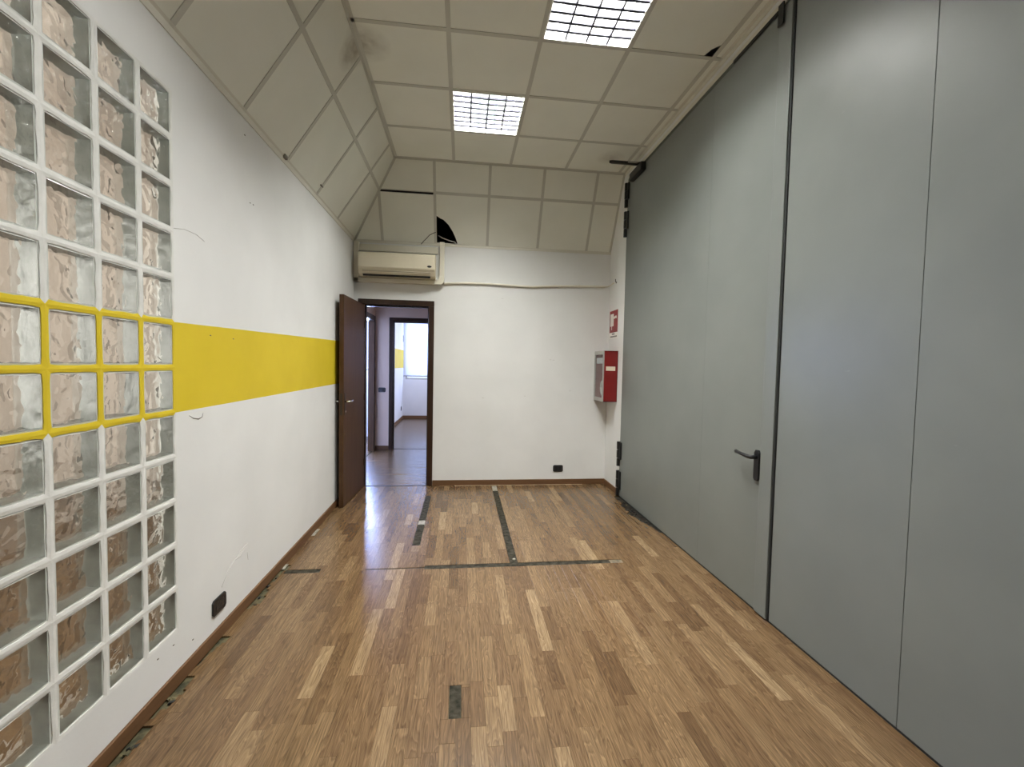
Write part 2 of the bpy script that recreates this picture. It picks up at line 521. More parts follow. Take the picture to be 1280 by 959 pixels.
# mortar grid: every joint has depth, ragged in the white rows and neat in the yellow ones
def jit(y, z, amp):
    return noise.noise(Vector((y * 23.0, z * 23.0, 1.7))) * amp
mg = MB()
HB = 0.0885
for c in range(NCOL):
    for r in range(-6, 6):
        yc, zc = YG - PG * (c + 0.5), ZG + PG * (r + 0.5)
        neat = r in (-1, 0)
        amp = 0.0015 if neat else 0.0040
        outer, inner, side = [], [], []
        n = 7
        for sd in range(4):
            for k in range(n):
                s = -1 + 2 * k / n
                o = [(s, -1), (1, s), (-s, 1), (-1, -s)][sd]
                outer.append((yc + o[0] * PG / 2, zc + o[1] * PG / 2))
                rr = 0.97 if (k == 0) else 1.0
                iy, iz = yc + o[0] * HB * rr, zc + o[1] * HB * rr
                inner.append((iy + jit(iy, iz, amp), iz + jit(iz + 5, iy, amp)))
                side.append(sd)
        N = len(outer)
        for i in range(N):
            j = (i + 1) % N
            yel = neat or (r == 1 and side[i] == 0) or (r == -2 and side[i] == 2)
            mi = 1 if yel else 0
            a, b, p, q = outer[i], outer[j], inner[i], inner[j]
            mg.quad([(0.0, *a), (0.0, *b), (-0.0015, *q), (-0.0015, *p)], mi)
            mg.quad([(-0.0015, *p), (-0.0015, *q), (-0.030, *q), (-0.030, *p)], mi)
            mg.quad([(-0.080, *a), (-0.080, *b), (-0.076, *q), (-0.076, *p)], 0)
mortar = mg.build('mortar_grid', [M_WHITE, M_YEL], wall_left)
mortar['label'] = 'mortar joints of the glass blocks, white with a yellow painted band'

gb = MB()
h = 0.0945
d0, d1 = -0.006, -0.074
def ring(hh, x):
    return [(x, -hh, -hh), (x, hh, -hh), (x, hh, hh), (x, -hh, hh)]
hi = 0.0825
A, B_, C_, D_ = ring(h, d0), ring(hi, d0 + 0.003), ring(hi - 0.002, d1), ring(h, d1)
for i in range(4):
    j = (i + 1) % 4
    gb.quad([A[i], A[j], B_[j], B_[i]], 2)
    gb.quad([B_[i], B_[j], C_[j], C_[i]], 1)
    gb.quad([C_[i], C_[j], D_[j], D_[i]], 2)
    gb.quad([A[i], A[j], D_[j], D_[i]], 1)
me_b = bpy.data.meshes.new('glass_block')
off = len(gb.v)
front = [(d0 + 0.001, -hi, -hi), (d0 + 0.001, hi, -hi), (d0 + 0.001, hi, hi), (d0 + 0.001, -hi, hi)]
back = [(d1 + 0.004, -hi, -hi), (d1 + 0.004, -hi, hi), (d1 + 0.004, hi, hi), (d1 + 0.004, hi, -hi)]
gb.quad(front, 0)
gb.quad(back, 0)
me_b.from_pydata(gb.v, [], gb.f)
for m_ in (M_PANE, M_GSIDE, M_GRIM):
    me_b.materials.append(m_)
for p, k in zip(me_b.polygons, gb.mi):
    p.material_index = k
for c in range(NCOL):
    for r in range(-6, 6):
        o = bpy.data.objects.new('glass_block', me_b)
        o.location = (0, YG - PG * (c + 0.5), ZG + PG * (r + 0.5))
        COL.objects.link(o)
        o.parent = wall_left

# marks on the left wall (flush relief)
def mark(parent, pts, r, m, name):
    MB().tube(pts, r, 5, caps=True).build(name, m, parent, smooth=True)
mark(wall_left, [(0.0005, -3.193, 2.062), (0.0005, -3.12, 2.080), (0.0005, -3.03, 2.083), (0.0005, -2.965, 2.068)], 0.0012, M_MARK, 'wall_crack')
mark(wall_left, [(0.0005, -3.10, 1.222), (0.0005, -3.07, 1.206), (0.0005, -3.03, 1.197), (0.0005, -3.00, 1.203), (0.0005, -2.99, 1.222)], [0.001, 0.002, 0.003, 0.002, 0.001], M_CRACK, 'wall_scratch')
for pts, r_ in (([(0, -2.84, 0.26), (0, -2.76, 0.33), (0, -2.66, 0.365), (0, -2.56, 0.385)], 0.0016), ([(0, -2.70, 0.345), (0, -2.64, 0.34), (0, -2.58, 0.365)], 0.0014), ([(0, -2.56, 0.33), (0, -2.55, 0.28)], 0.0015)):
    mark(wall_left, pts, r_, M_MARK, 'wall_scuff')
for y, z in ((-2.50, 2.425), (-2.46, 2.428), (-2.56, 2.79), (-2.92, 1.61), (-2.70, 1.605), (-3.23, 0.20), (-3.33, 0.205), (-3.09, 0.135)):
    mark(wall_left, [(-0.002, y - 0.006, z), (0.0012, y, z), (-0.002, y + 0.006, z - 0.002)], 0.0028, M_CRACK, 'nail_hole')

wb = MB()
DX0, DX1, DZ = 0.11, 0.862, 2.170
wb.box(-0.1, DX0, 0, 0.12, 0, ZB + 0.02)
wb.box(DX0, DX1, 0, 0.12, DZ, ZB + 0.02)
wb.box(DX1, XR + 0.2, 0, 0.12, 0, ZB + 0.02)
wall_back = wb.build('wall_back', M_WALL)
tag(wall_back, 'white end wall with dark doorway beneath the air conditioner', 'wall', kind='structure')
for x, z in ((2.36, 1.565), (2.40, 1.562), (1.53, 1.08), (1.75, 2.30), (2.05, 1.11), (2.62, 1.18)):
    mark(wall_back, [(x - 0.012, 0, z), (x, -0.0008, z + 0.002), (x + 0.012, 0, z)], 0.002, M_MARK, 'wall_scuff')

wr = MB()
wr.box(XR, XR + 0.2, STEEL_Y, 0, 0, ZT)
wr.box(XR, XR + 0.2, -6.75, STEEL_Y, 3.625, ZT)
wr.box(XR, XR + 0.2, YN, -6.75, 0, ZT)
wall_right = wr.build('wall_right', M_WALL)
tag(wall_right, 'white strip of wall around the grey steel doors', 'wall', kind='structure')
wall_front = bx('wall_front', (-0.1, XR + 0.2, YN - 0.1, YN, 0, ZT), M_WALL)
tag(wall_front, 'white wall closing the long room opposite the doorway wall', 'wall', kind='structure')
rf = MB()
rf.box(-0.1, XR + 0.2, YN, 1.1, ZT, ZT + 0.1)
rf.box(-0.1, XR + 0.2, 1.0, 1.1, ZB, ZT)
rf.box(-0.1, XR + 0.2, 0.12, 1.1, ZB, ZB + 0.02)
rf.box(-0.2, -0.1, 0.12, 1.1, ZB, ZT)
rf.box(XR + 0.2, XR + 0.3, 0.0, 1.1, ZB, ZT)
rf.box(XR, XR + 0.2, 0.0, 0.02, ZB, ZT)
roof = rf.build('wall_roof', M_DARKV)
tag(roof, 'dark roof slab above the suspended ceiling', 'roof', kind='structure')

# ------------------------------------------------------------------ suspended ceiling
ceiling = empty('ceiling', (0, 0, ZB), 'beige suspended ceiling with two sloping sides and square tiles', 'ceiling', kind='structure')
V = Vector
F_FLAT = (V((0, 0, ZC)), V((1, 0, 0)), V((0, 1, 0)), V((0, 0, -1)))
SL = math.hypot(XE, ZC - ZB)
SB = math.hypot(YE, ZC - ZB)
F_LEFT = (V((0, 0, ZB)), V((0, -1, 0)), V((XE / SL, 0, (ZC - ZB) / SL)), V(((ZC - ZB) / SL, 0, -XE / SL)))
F_BACK = (V((0, 0, ZB)), V((1, 0, 0)), V((0, YE / SB, (ZC - ZB) / SB)), V((0, -(ZC - ZB) / SB, YE / SB)))
BW = 0.0155
def tile(poly, frame, label=None):
    if parea(poly) < 1e-4:
        return
    o = MB().prism(poly, frame, -0.016, -0.004).build('ceiling_tile', M_TILE, ceiling)
    if label:
        o['label'] = label
def bar(poly, frame, name='grid_bar', m=None):
    if parea(poly) < 1e-5:
        return
    MB().prism(poly, frame, -0.004, 0.0).build(name, m or M_BAR, ceiling)
def rect(a0, a1, b0, b1):
    return [(a0, b0), (a1, b0), (a1, b1), (a0, b1)]

# flat field
xs = [XE, G1, G1 + S, G1 + 2 * S, G1 + 3 * S, XR]
ys = [YE] + [H1 + 2 * S - S * k for k in range(0, 13)]
ys[-1] = max(ys[-1], YN)
LIGHT_CELLS = {(1, 1): 0, (2, 3): 1, (1, 5): 2}
for j in range(len(ys) - 1):
    for i in range(len(xs) - 1):
        if (i, j) in LIGHT_CELLS:
            continue
        x0, x1, y1, y0 = xs[i] + 0.003, xs[i + 1] - 0.003, ys[j] - 0.003, ys[j + 1] + 0.003
        if (i, j) == (3, 3):
            poly = [(x0, y0), (x1, y0), (x1, y1 - 0.14), (x1 - 0.055, y1 - 0.075), (x1 - 0.075, y1), (x0, y1)]
            tile(poly, F_FLAT, 'ceiling tile with a broken corner beside the steel doors')
        else:
            tile(rect(x0, x1, y0, y1), F_FLAT)
for x in xs[1:-1]:
    bar(rect(x - BW, x + BW, ys[-1], YE), F_FLAT)
for y in ys[1:-1]:
    for i in range(len(xs) - 1):
        bar(rect(xs[i] + (BW if i else 0), xs[i + 1] - BW, y - BW, y + BW), F_FLAT, 'cross_bar')
bar(rect(XE - 0.004, XE + 0.024, ys[-1], YE), F_FLAT)
bar(rect(XE, XR, YE - 0.018, YE), F_FLAT)
bar(rect(XR - 0.028, XR, ys[-1], YE), F_FLAT, 'wall_angle', M_ANGLE)
bx('wall_angle', (XR - 0.004, XR, ys[-1], YE, ZC - 0.03, ZC), M_ANGLE, ceiling)

# left slope
MF = 0.63
LEN = 8.9
def hipL(poly): return clip(poly, 1, -(-YE) / SL, 0)
us = [0.0] + [0.708 + S * k for k in range(0, 13)] + [LEN]
for a in range(len(us) - 1):
    for b0, b1 in ((0, MF * SL), (MF * SL, SL)):
        tile(hipL(rect(us[a] + 0.003, us[a + 1] - 0.003, b0 + 0.003, b1 - 0.003)), F_LEFT)
bar(hipL(rect(0, LEN, MF * SL - BW, MF * SL + BW)), F_LEFT)
bar(hipL(rect(0, LEN, SL - 0.020, SL)), F_LEFT)
for u in us[1:-1]:
    bar(hipL(rect(u - BW, u + BW, 0, MF * SL - BW)), F_LEFT, 'cross_bar')
    bar(hipL(rect(u - BW, u + BW, MF * SL + BW, SL - 0.02)), F_LEFT, 'cross_bar')
bar(hipL(rect(0, LEN, 0, 0.022)), F_LEFT, 'wall_angle', M_ANGLE)
bx('wall_angle', (0.0, 0.005, -LEN, 0, ZB - 0.032, ZB + 0.004), M_ANGLE, ceiling)
bx('torn_tape', (0.003, 0.022, -2.035, -1.995, ZB - 0.004, ZB + 0.022), M_CRACK, ceiling)
bx('torn_tape', (0.045, 0.058, -1.375, -1.325, ZB + 0.075, ZB + 0.083), M_CRACK, ceiling)
def hip_strip(frame, other, L, flip):
    w = 0.015
    t = math.hypot(other, L)
    du, dv = other / t, L / t
    bar([(0, 0), (w / dv, 0), (other + w / dv, L), (other, L)], frame, 'hip_bar')
hip_strip(F_LEFT, -YE, SL, 0)
hip_strip(F_BACK, XE, SB, 1)

# back slope
def hipB(poly): return clip(poly, 1, -XE / SB, 0)
B1 = 0.934
vb = [0.0] + [B1 + (k - 1) * 0.6143 for k in range(5)] + [XR]
mb_ = MF * SB
for a in range(len(vb) - 1):
    for row, (b0, b1) in enumerate(((0, mb_), (mb_, SB))):
        p = hipB(rect(vb[a] + 0.003, vb[a + 1] - 0.003, b0 + 0.003, b1 - 0.003))
        if row == 0 and a == 1:      # slipped tile: a black slot is left above it
            p = hipB(rect(vb[a] + 0.003, vb[a + 1] - 0.003, b0 + 0.003, b1 - 0.022))
            tile(p, F_BACK, 'slipped ceiling tile leaving a black slot above it')
        elif row == 0 and a == 2:    # broken tile: a quarter-round piece is missing
            x0, x1, z0, z1 = vb[a] + 0.003, vb[a + 1] - 0.003, 0.003, b1 - 0.003
            arc = [(x0 + 0.262, z0), (x0 + 0.235, z0 + 0.075), (x0 + 0.200, z0 + 0.150), (x0 + 0.150, z0 + 0.225), (x0 + 0.090, z0 + 0.280), (x0 + 0.060, z0 + 0.290), (x0, z0 + 0.325)]
            tile([(x1, z0), (x1, z1), (x0, z1)] + arc[::-1], F_BACK, 'ceiling tile with a black hole torn out of its corner')
        else:
            tile(p, F_BACK)
for k, x in enumerate(vb[1:-1]):
    if k == 1:
        bar(hipB(rect(x - BW, x + BW, 0, SB)), F_BACK)
    else:
        bar(hipB(rect(x - BW, x + BW, 0, SB)), F_BACK)
for a in range(len(vb) - 1):
    if a == 1:
        bar(hipB(rect(vb[a] + BW, vb[a + 1] - BW, mb_ + 0.001, mb_ + 0.010)), F_BACK, 'cross_bar')
        continue
    bar(hipB(rect(vb[a] + BW, vb[a + 1] - BW, mb_ - BW, mb_ + BW)), F_BACK, 'cross_bar')
bar(hipB(rect(0, XR, SB - 0.016, SB)), F_BACK)
bar(rect(XR - 0.024, XR, 0, SB), F_BACK)
bar(hipB(rect(0, XR, 0, 0.014)), F_BACK, 'wall_angle', M_ANGLE)
bx('wall_angle', (0.0, XR, -0.005, 0.0, ZB - 0.022, ZB + 0.004), M_ANGLE, ceiling)

# ------------------------------------------------------------------ ceiling lights
def ceiling_light(cx, cy, label, green=False):
    t = empty('ceiling_light', (cx, cy, ZC), label, 'light', 'square louvred ceiling lights')
    w = S / 2 - 0.016
    hb = MB()
    hb.box(cx - w, cx + w, cy - w, cy + w, ZC + 0.105, ZC + 0.115)
    for sx in (-1, 1):
        hb.box(cx + sx * w - 0.004, cx + sx * w + 0.004, cy - w, cy + w, ZC - 0.002, ZC + 0.115)
        hb.box(cx - w, cx + w, cy + sx * w - 0.004, cy + sx * w + 0.004, ZC - 0.002, ZC + 0.115)
    hb.build('housing', M_REFL, t)
    for k in range(4):
        tx = cx + (k - 1.5) * 0.145
        tb = MB().tube([(tx, cy - w + 0.03, ZC + 0.060), (tx, cy + w - 0.03, ZC + 0.060)], 0.013, 12).build('tube', M_TUBEG if (green and k in (1, 2)) else M_TUBE, t, smooth=True)
    for k in range(3):
        px = cx + (k - 1) * 0.145
        bx('long_blade', (px - 0.006, px + 0.006, cy - w, cy + w, ZC + 0.002, ZC + 0.018), M_LOUV, t)
    for k in range(7):
        py = cy + (k - 3) * 0.074
        MB().prism([(-w, 0.004), (-0.0, 0.0), (w, 0.004), (w, 0.014), (-w, 0.014)], (V((cx, py, ZC)), V((1, 0, 0)), V((0, 0, 1)), V((0, 1, 0))), -0.009, 0.009).build('cross_blade', M_LOUV, t)
    l = area_lamp('lamp', (cx, cy, ZC + 0.098), 0.56, LAMP_W, LAMP_COL, (0, 0, -1), LAMP_SPREAD)
    l.parent = t
    l.matrix_parent_inverse = Matrix.Translation(-V((cx, cy, ZC)))
cells = {v: k for k, v in LIGHT_CELLS.items()}
LB = ['square louvred ceiling light nearest the white end wall', 'bright square louvred ceiling light nearer the grey steel doors',
      'louvred ceiling light over the glass block wall']
for k in range(3):
    i, j = cells[k]
    ceiling_light((xs[i] + xs[i + 1]) / 2, (ys[j] + ys[j + 1]) / 2, LB[k], green=(k == 0))

# ------------------------------------------------------------------ floor
floor = bx('floor', (-3.6, XR + 0.3, YN, 7.2, -0.12, -0.010), M_SCREED)
tag(floor, 'worn oak strip laminate floor with dark filled slots', 'floor', kind='structure')
CUTS = [(1.652, 1.712, -2.170, -0.02), (1.02, 2.52, -2.168, -2.108), (1.236, 1.290, -3.515, -3.325), (0.050, 0.290, -2.165, -2.108), (0.885, 0.948, -1.75, -0.40), (0.60, 1.03, -2.150, -2.135), (2.905, 2.911, -1.62, -1.05), (2.955, 2.963, -1.42, -0.72)]
WORN = []
rng = random.Random(11)
y = -3.75
while y < -2.05:      # missing laminate along the left wall
    L_ = rng.uniform(0.03, 0.09)
    if not (-3.16 < y < -3.10 or -2.86 < y < -2.66 or -3.50 < y < -3.42):
        WORN.append((-0.02, 0.020 + rng.random() * 0.040, y, y + L_))
    y += L_
y = -1.62
while y < -0.55:      # broken laminate along the steel door
    L_ = rng.uniform(0.02, 0.07)
    k = max(0.0, 1 - abs(y + 1.15) / 0.40) * 0.125 + (0.045 if y > -0.95 else 0.0)
    WORN.append((XR - 0.03 - k * rng.uniform(0.5, 1.0), XR + 0.02, y, y + L_))
    y += L_
def cut_rect(r, c):
    x0, x1, y0, y1 = r
    a0, a1, b0, b1 = c
    if a1 <= x0 or a0 >= x1 or b1 <= y0 or b0 >= y1:
        return [r]
    out = []
    if b0 > y0: out.append((x0, x1, y0, b0))
    if b1 < y1: out.append((x0, x1, b1, y1))
    m0, m1 = max(y0, b0), min(y1, b1)
    if a0 > x0: out.append((x0, a0, m0, m1))
    if a1 < x1: out.append((a1, x1, m0, m1))
    return [q for q in out if q[1] - q[0] > 0.004 and q[3] - q[2] > 0.004]
def plank_mesh(pieces, tone_of, m, name):
    b = MB()
    tones = []
    g = 0.00025
    for (x0, x1, y0, y1), tn in zip(pieces, tone_of):
        x0 += g; x1 -= g; y0 += g; y1 -= g
        i = len(b.v)
        e = 0.0003
        b.v += [(x0, y0, -0.009), (x1, y0, -0.009), (x1, y1, -0.009), (x0, y1, -0.009), (x0, y0, -e), (x1, y0, -e), (x1, y1, -e), (x0, y1, -e),
                (x0 + e, y0 + e, 0), (x1 - e, y0 + e, 0), (x1 - e, y1 - e, 0), (x0 + e, y1 - e, 0)]
        fs = [(8, 9, 10, 11)]
        for q in range(4):
            w_ = (q + 1) % 4
            fs += [(q, w_, 4 + w_, 4 + q), (4 + q, 4 + w_, 8 + w_, 8 + q)]
        for f in fs:
            b.f.append(tuple(i + k for k in f))
            tones.append(tn)
    me = bpy.data.meshes.new(name)
    me.from_pydata(b.v, [], b.f)
    me.materials.append(m)
    at = me.attributes.new('tone', 'FLOAT', 'FACE')
    at.data.foreach_set('value', tones)
    return me
PW = 0.0633
planks = []
rng = random.Random(5)
ncol = int(math.ceil((XR - 0.0) / PW))
for c in range(ncol):
    x0, x1 = c * PW, min((c + 1) * PW, XR + 0.02)
    y = YN
    if c % 3 == 0:
        base = rng.uniform(-0.6, 0)
    y = YN - rng.uniform(0.0, 0.6)
    while y < 0.0:
        L_ = rng.choice([0.28, 0.36, 0.44, 0.52, 0.62]) * rng.uniform(0.9, 1.1)
        y1 = min(y + L_, 0.0)
        tn = min(1.0, max(0.0, rng.gauss(0.52, 0.25)))
        pcs = [(x0, x1, max(y, YN), y1)]
        for cc in CUTS + WORN:
            pcs = [q for r_ in pcs for q in cut_rect(r_, cc)]
        if pcs:
            yc = (y + y1) / 2
            d = (V(((x0 + x1) / 2, yc, 0)) - V((1.272, -5.2786, 1.49)))
            zc = d.dot(F_)
            vis = zc > 0.5 and abs(d.dot(R_) / zc) < 1.19 and abs(d.dot(U_) / zc) < 0.90
            planks.append(((y1 - y) * PW * 1.49 / max(zc, 0.3) ** 3 if vis else 0, tn, pcs))
        y = y1
planks.sort(key=lambda p: -p[0])
for _, tn, pcs in planks[:300]:
    o = bpy.data.objects.new('plank', plank_mesh(pcs, [tn] * len(pcs), M_PLANK, 'plank'))
    COL.objects.link(o)
    o.parent = floor
rest = [(q, tn) for _, tn, pcs in planks[300:] for q in pcs]
o = bpy.data.objects.new('planks', plank_mesh([q for q, _ in rest], [t for _, t in rest], M_PLANK, 'planks'))
COL.objects.link(o); o.parent = floor; o['kind'] = 'stuff'
# rooms beyond the doorway and beyond the glass blocks: strips laid across
hall = []
def lay(x0, x1, y0, y1):
    y = y0
    while y < y1 - 0.001:
        ye = min(y + PW, y1)
        x = x0 - rng.uniform(0, 0.5)
        while x < x1:
            xe = min(x + rng.uniform(0.28, 0.62), x1)
            if xe > x0:
                hall.append(((max(x, x0), xe, y, ye), min(0.8, max(0, rng.gauss(0.36, 0.2)))))
            x = xe
        y = ye
lay(-0.2, 1.9, 0.02, 2.30)
lay(-0.34, 2.2, 2.32, 6.6)
lay(-3.5, -0.22, 0.3, 3.6)
lay(-3.5, -0.1, -6.0, -0.3)
o = bpy.data.objects.new('hall_planks', plank_mesh([q for q, _ in hall], [t for _, t in hall], M_PLANKX, 'hall_planks'))
COL.objects.link(o); o.parent = floor; o['kind'] = 'stuff'
# filler in the slots of the removed partition
def filler(r, m, label, z=-0.0015, wob=0.003):
    x0, x1, y0, y1 = r
    b = MB()
    longy = (y1 - y0) > (x1 - x0)
    n = max(2, int(max(y1 - y0, x1 - x0) / 0.05))
    rows = []
    for k in range(n + 1):
        s = k / n
        w0, w1 = rng.uniform(-wob, wob), rng.uniform(-wob, wob)
        if longy:
            rows.append(((x0 + 0.002, y0 + (y1 - y0) * s, z + rng.uniform(-0.0006, 0.0006)), (x1 - 0.002, y0 + (y1 - y0) * s, z + rng.uniform(-0.0006, 0.0006))))
        else:
            rows.append(((x0 + (x1 - x0) * s, y0 + 0.002, z + rng.uniform(-0.0006, 0.0006)), (x0 + (x1 - x0) * s, y1 - 0.002, z + rng.uniform(-0.0006, 0.0006))))
    for k in range(n):
        b.quad([rows[k][0], rows[k][1], rows[k + 1][1], rows[k + 1][0]])
        b.quad([(*rows[k][0][:2], -0.0098), (*rows[k][1][:2], -0.0098), (*rows[k + 1][1][:2], -0.0098), (*rows[k + 1][0][:2], -0.0098)])
    o_ = b.build('filler_strip', m, floor)
    o_['label'] = label
filler((1.652, 1.712, -2.168, -0.24), M_FILL, 'dark grey filler in the long slot of the removed partition')
filler((1.652, 1.712, -0.238, -0.05), M_FILLW, 'pale filler at the wall end of the long slot')
filler((1.02, 1.652, -2.166, -2.110), M_FILL, 'dark grey filler in the cross slot')
filler((1.712, 2.42, -2.166, -2.110), M_FILL, 'dark grey filler in the cross slot')
filler((2.42, 2.52, -2.166, -2.110), mottle('worn_floor_filler', (0.10, 0.09, 0.07), (0.22, 0.17, 0.11), 30, 0.8, 0.3, 80, spec=0.1), 'worn pale end of the cross slot')
filler((0.60, 1.02, -2.150, -2.135), M_FILL, 'narrow open joint in the floor')
filler((0.885, 0.948, -1.75, -1.28), M_FILL, 'dark filler patch near the doorway')
filler((0.885, 0.948, -1.278, -1.18), M_FILLW, 'pale filler patch near the doorway')
filler((0.885, 0.948, -1.178, -0.40), M_FILL, 'dark filler patch near the doorway')
filler((1.236, 1.290, -3.515, -3.325), M_FILL, 'short dark patch where a strip is missing')
filler((0.050, 0.290, -2.165, -2.108), M_FILL, 'short dark slot beside the left baseboard')
screw = MB().tube([(1.690, -2.05, -0.003), (1.690, -2.05, 0.002)], 0.012, 10).build('screw_head', M_FILLW, floor)
for x0, x1, y0, y1 in ((0.013, 0.040, -1.49, -1.34), (0.013, 0.034, -2.10, -2.02)):
    o_ = bx('pale_patch', (x0, x1, y0, y1, 0.0, 0.0015), M_FILLW, floor)
M_GRIME = mottle('black_grime', (0.010, 0.009, 0.008), (0.045, 0.038, 0.028), 22, 0.8, 0.4, 70, spec=0.1)
bx('grime_bed', (XR - 0.22, XR, -1.75, STEEL_Y, -0.0098, -0.0085), M_GRIME, floor)
# loose crumbs and torn laminate chips at the edges
for k in range(34):
    if k < 22:
        px, py = XR - rng.uniform(0.02, 0.13), rng.uniform(-1.5, -0.7)
    else:
        px, py = rng.uniform(0.018, 0.05), rng.choice([rng.uniform(-3.65, -3.5), rng.uniform(-3.4, -3.2), rng.uniform(-2.6, -2.2)])
    s = rng.uniform(0.006, 0.018)
    MB().prism([(-s, -s * 0.3), (s * 0.4, -s * 0.6), (s, s * 0.2), (-s * 0.2, s * 0.5)], (V((px, py, -0.006)), V((math.cos(k), math.sin(k), 0)), V((-math.sin(k), math.cos(k), 0)), V((0, 0, 1))), 0, rng.uniform(0.007, 0.011)).build('laminate_chip', M_GASKET if k % 3 else M_SCREED, floor)
bx('threshold_strip', (DX0 + 0.02, DX1 - 0.02, 0.0, 0.024, -0.004, 0.003), M_GASKET, floor)
bx('threshold_strip', (0.10, 0.85, 2.30, 2.325, -0.004, 0.003), M_GASKET, floor)
bx('edge_filler', (1.20, 2.80, -0.020, -0.012, -0.004, 0.0012), M_CAULK, floor)

# ------------------------------------------------------------------ baseboards
def baseboard(name, dims, m, label):
    o = bx(name, dims, m, None, 0.003)
    return tag(o, label, 'baseboard', kind='structure')
baseboard('baseboard_left', (0.0, 0.013, YN, 0.0, 0.0, 0.068), M_BASEY, 'brown wooden baseboard along the glass block wall')
baseboard('baseboard_back', (0.930, XR, -0.013, 0.0, 0.0015, 0.068), M_BASEX, 'brown wooden baseboard under the white end wall')
baseboard('baseboard_right', (XR - 0.013, XR, STEEL_Y + 0.02, -0.013, 0.0, 0.068), M_BASEY, 'short brown baseboard below the red hose cabinet')

# ------------------------------------------------------------------ doorway and the open brown door
def casing(name, x0, x1, y, z, w, depth, label, yside=-1, wall=0.12):
    f = empty(name, (x0, y, 0), label, 'door frame', kind='structure')
    ya, yb = (y - depth, y + wall + depth)
    for nm, d in (('side_casing', (x0 - w, x0, ya, yb, 0, z)), ('side_casing', (x1, x1 + w, ya, yb, 0, z)), ('head_casing', (x0 - w, x1 + w, ya, yb, z, z + w))):
        bx(nm, d, M_FRAME, f, 0.004)
    for nm, d in (('door_stop', (x0, x0 + 0.012, y + 0.05, y + wall, 0, z - 0.012)), ('door_stop', (x1 - 0.012, x1, y + 0.05, y + wall, 0, z - 0.012)), ('door_stop', (x0, x1, y + 0.05, y + wall, z - 0.012, z))):
        bx(nm, d, M_FRAME, f)
    return f
casing('trim_1', DX0, DX1, 0.0, DZ, 0.066, 0.012, 'dark brown frame of the doorway below the air conditioner')

leaf_m = Matrix.Translation((0.122, -0.010, 0)) @ Matrix.Rotation(math.radians(-2.3), 4, 'Z')
door1 = MB().box(-0.046, 0, -0.775, 0, 0.008, 2.163, mtx=leaf_m).build('door_1', M_DOOR, None, 0.003)
tag(door1, 'dark brown wooden door standing open against the left wall', 'door', kind='structure')
for sx in (0, 1):
    x_ = 0.0 if sx == 0 else -0.046
    s_ = 1 if sx == 0 else -1
    pl = MB().box(min(x_, x_ + s_ * 0.005), max(x_, x_ + s_ * 0.005), -0.752, -0.712, 0.945, 1.175, mtx=leaf_m).build('handle_plate', M_BRASS, door1, 0.002)
    pts = [(x_, -0.732, 1.085), (x_ + s_ * 0.042, -0.732, 1.085), (x_ + s_ * 0.046, -0.700, 1.088), (x_ + s_ * 0.044, -0.655, 1.082), (x_ + s_ * 0.046, -0.615, 1.090)]
    MB().tube([leaf_m @ V(p) for p in pts], [0.010, 0.009, 0.010, 0.0085, 0.007], 10).build('lever_handle', M_CHROME, door1, smooth=True)
    MB().tube([leaf_m @ V((x_, -0.732, 0.985)), leaf_m @ V((x_ + s_ * 0.009, -0.732, 0.985))], 0.011, 12).build('lock_cylinder', M_CHROME, door1)
bx('latch_plate', (-0.034, -0.012, -0.7765, -0.7745, 0.95, 1.17), M_BRASS, door1, mtx=leaf_m)
for z in (0.30, 1.08, 1.93):
    MB().tube([leaf_m @ V((0.004, 0.0, z - 0.04)), leaf_m @ V((0.004, 0.0, z + 0.04))], 0.008, 10).build('hinge', M_BRASS, door1)

# ------------------------------------------------------------------ grey steel doors
def steel_leaf(name, y_far, y_near, seams, label, gap=0.0012):
    d = empty(name, (XR, y_far, 0), label, 'door', kind='structure')
    edges = [y_far] + seams + [y_near]
    for a, b in zip(edges[:-1], edges[1:]):
        bx('steel_sheet', (XR - 0.004, XR + 0.05, b + gap, a - gap, 0.012, 3.575), M_STEEL, d, 0.0012)
    bx('core', (XR + 0.003, XR + 0.055, y_near + 0.004, y_far - 0.004, 0.014, 3.572), M_GASKET, d)
    return d
door2 = steel_leaf('door_2', STEEL_Y, -2.862, [-2.20], 'grey steel door leaf with black lever handle and hinges by the corner', 0.0004)
door3 = steel_leaf('door_3', -2.985, -6.70, [-3.742, -4.50, -5.26, -6.02], 'broad grey steel door leaf of flat sheets beside the lever-handled leaf')
# cover strip that laps the joint, belongs to the hinged leaf
bx('cover_strip', (XR - 0.018, XR - 0.003, -2.972, -2.872, 0.012, 3.575), M_STEEL, door2, 0.003)
bx('cover_strip', (XR - 0.007, XR - 0.002, -2.874, -2.855, 0.012, 3.575), M_STEEL, door2, 0.001)
bx('seal_strip', (XR - 0.010, XR + 0.04, -2.9835, -2.9725, 0.012, 3.575), M_GASKET, door2)
trim3 = empty('trim_2', (XR, STEEL_Y, 3.58), 'dark steel head rail above the grey doors', 'door frame', kind='structure')
bx('head_rail', (XR - 0.002, XR + 0.08, -6.75, STEEL_Y, 3.578, 3.606), M_STEELDK, trim3)
bx('head_trim', (XR - 0.006, XR + 0.08, -6.75, STEEL_Y, 3.607, 3.640), M_ANGLE, trim3, 0.002)
bx('black_seal', (XR - 0.010, XR + 0.02, -2.84, -2.42, 3.585, 3.606), M_GASKET, trim3)
bx('black_seal', (XR - 0.012, XR + 0.02, -3.35, -2.96, 3.580, 3.604), M_GASKET, trim3)
bx('hanging_flap', (XR - 0.034, XR - 0.026, -2.918, -2.876, 3.480, 3.600), M_GASKET, trim3)
bx('jamb', (XR - 0.0015, XR + 0.08, STEEL_Y, STEEL_Y + 0.014, 0.0, 3.60), M_STEELDK, trim3)
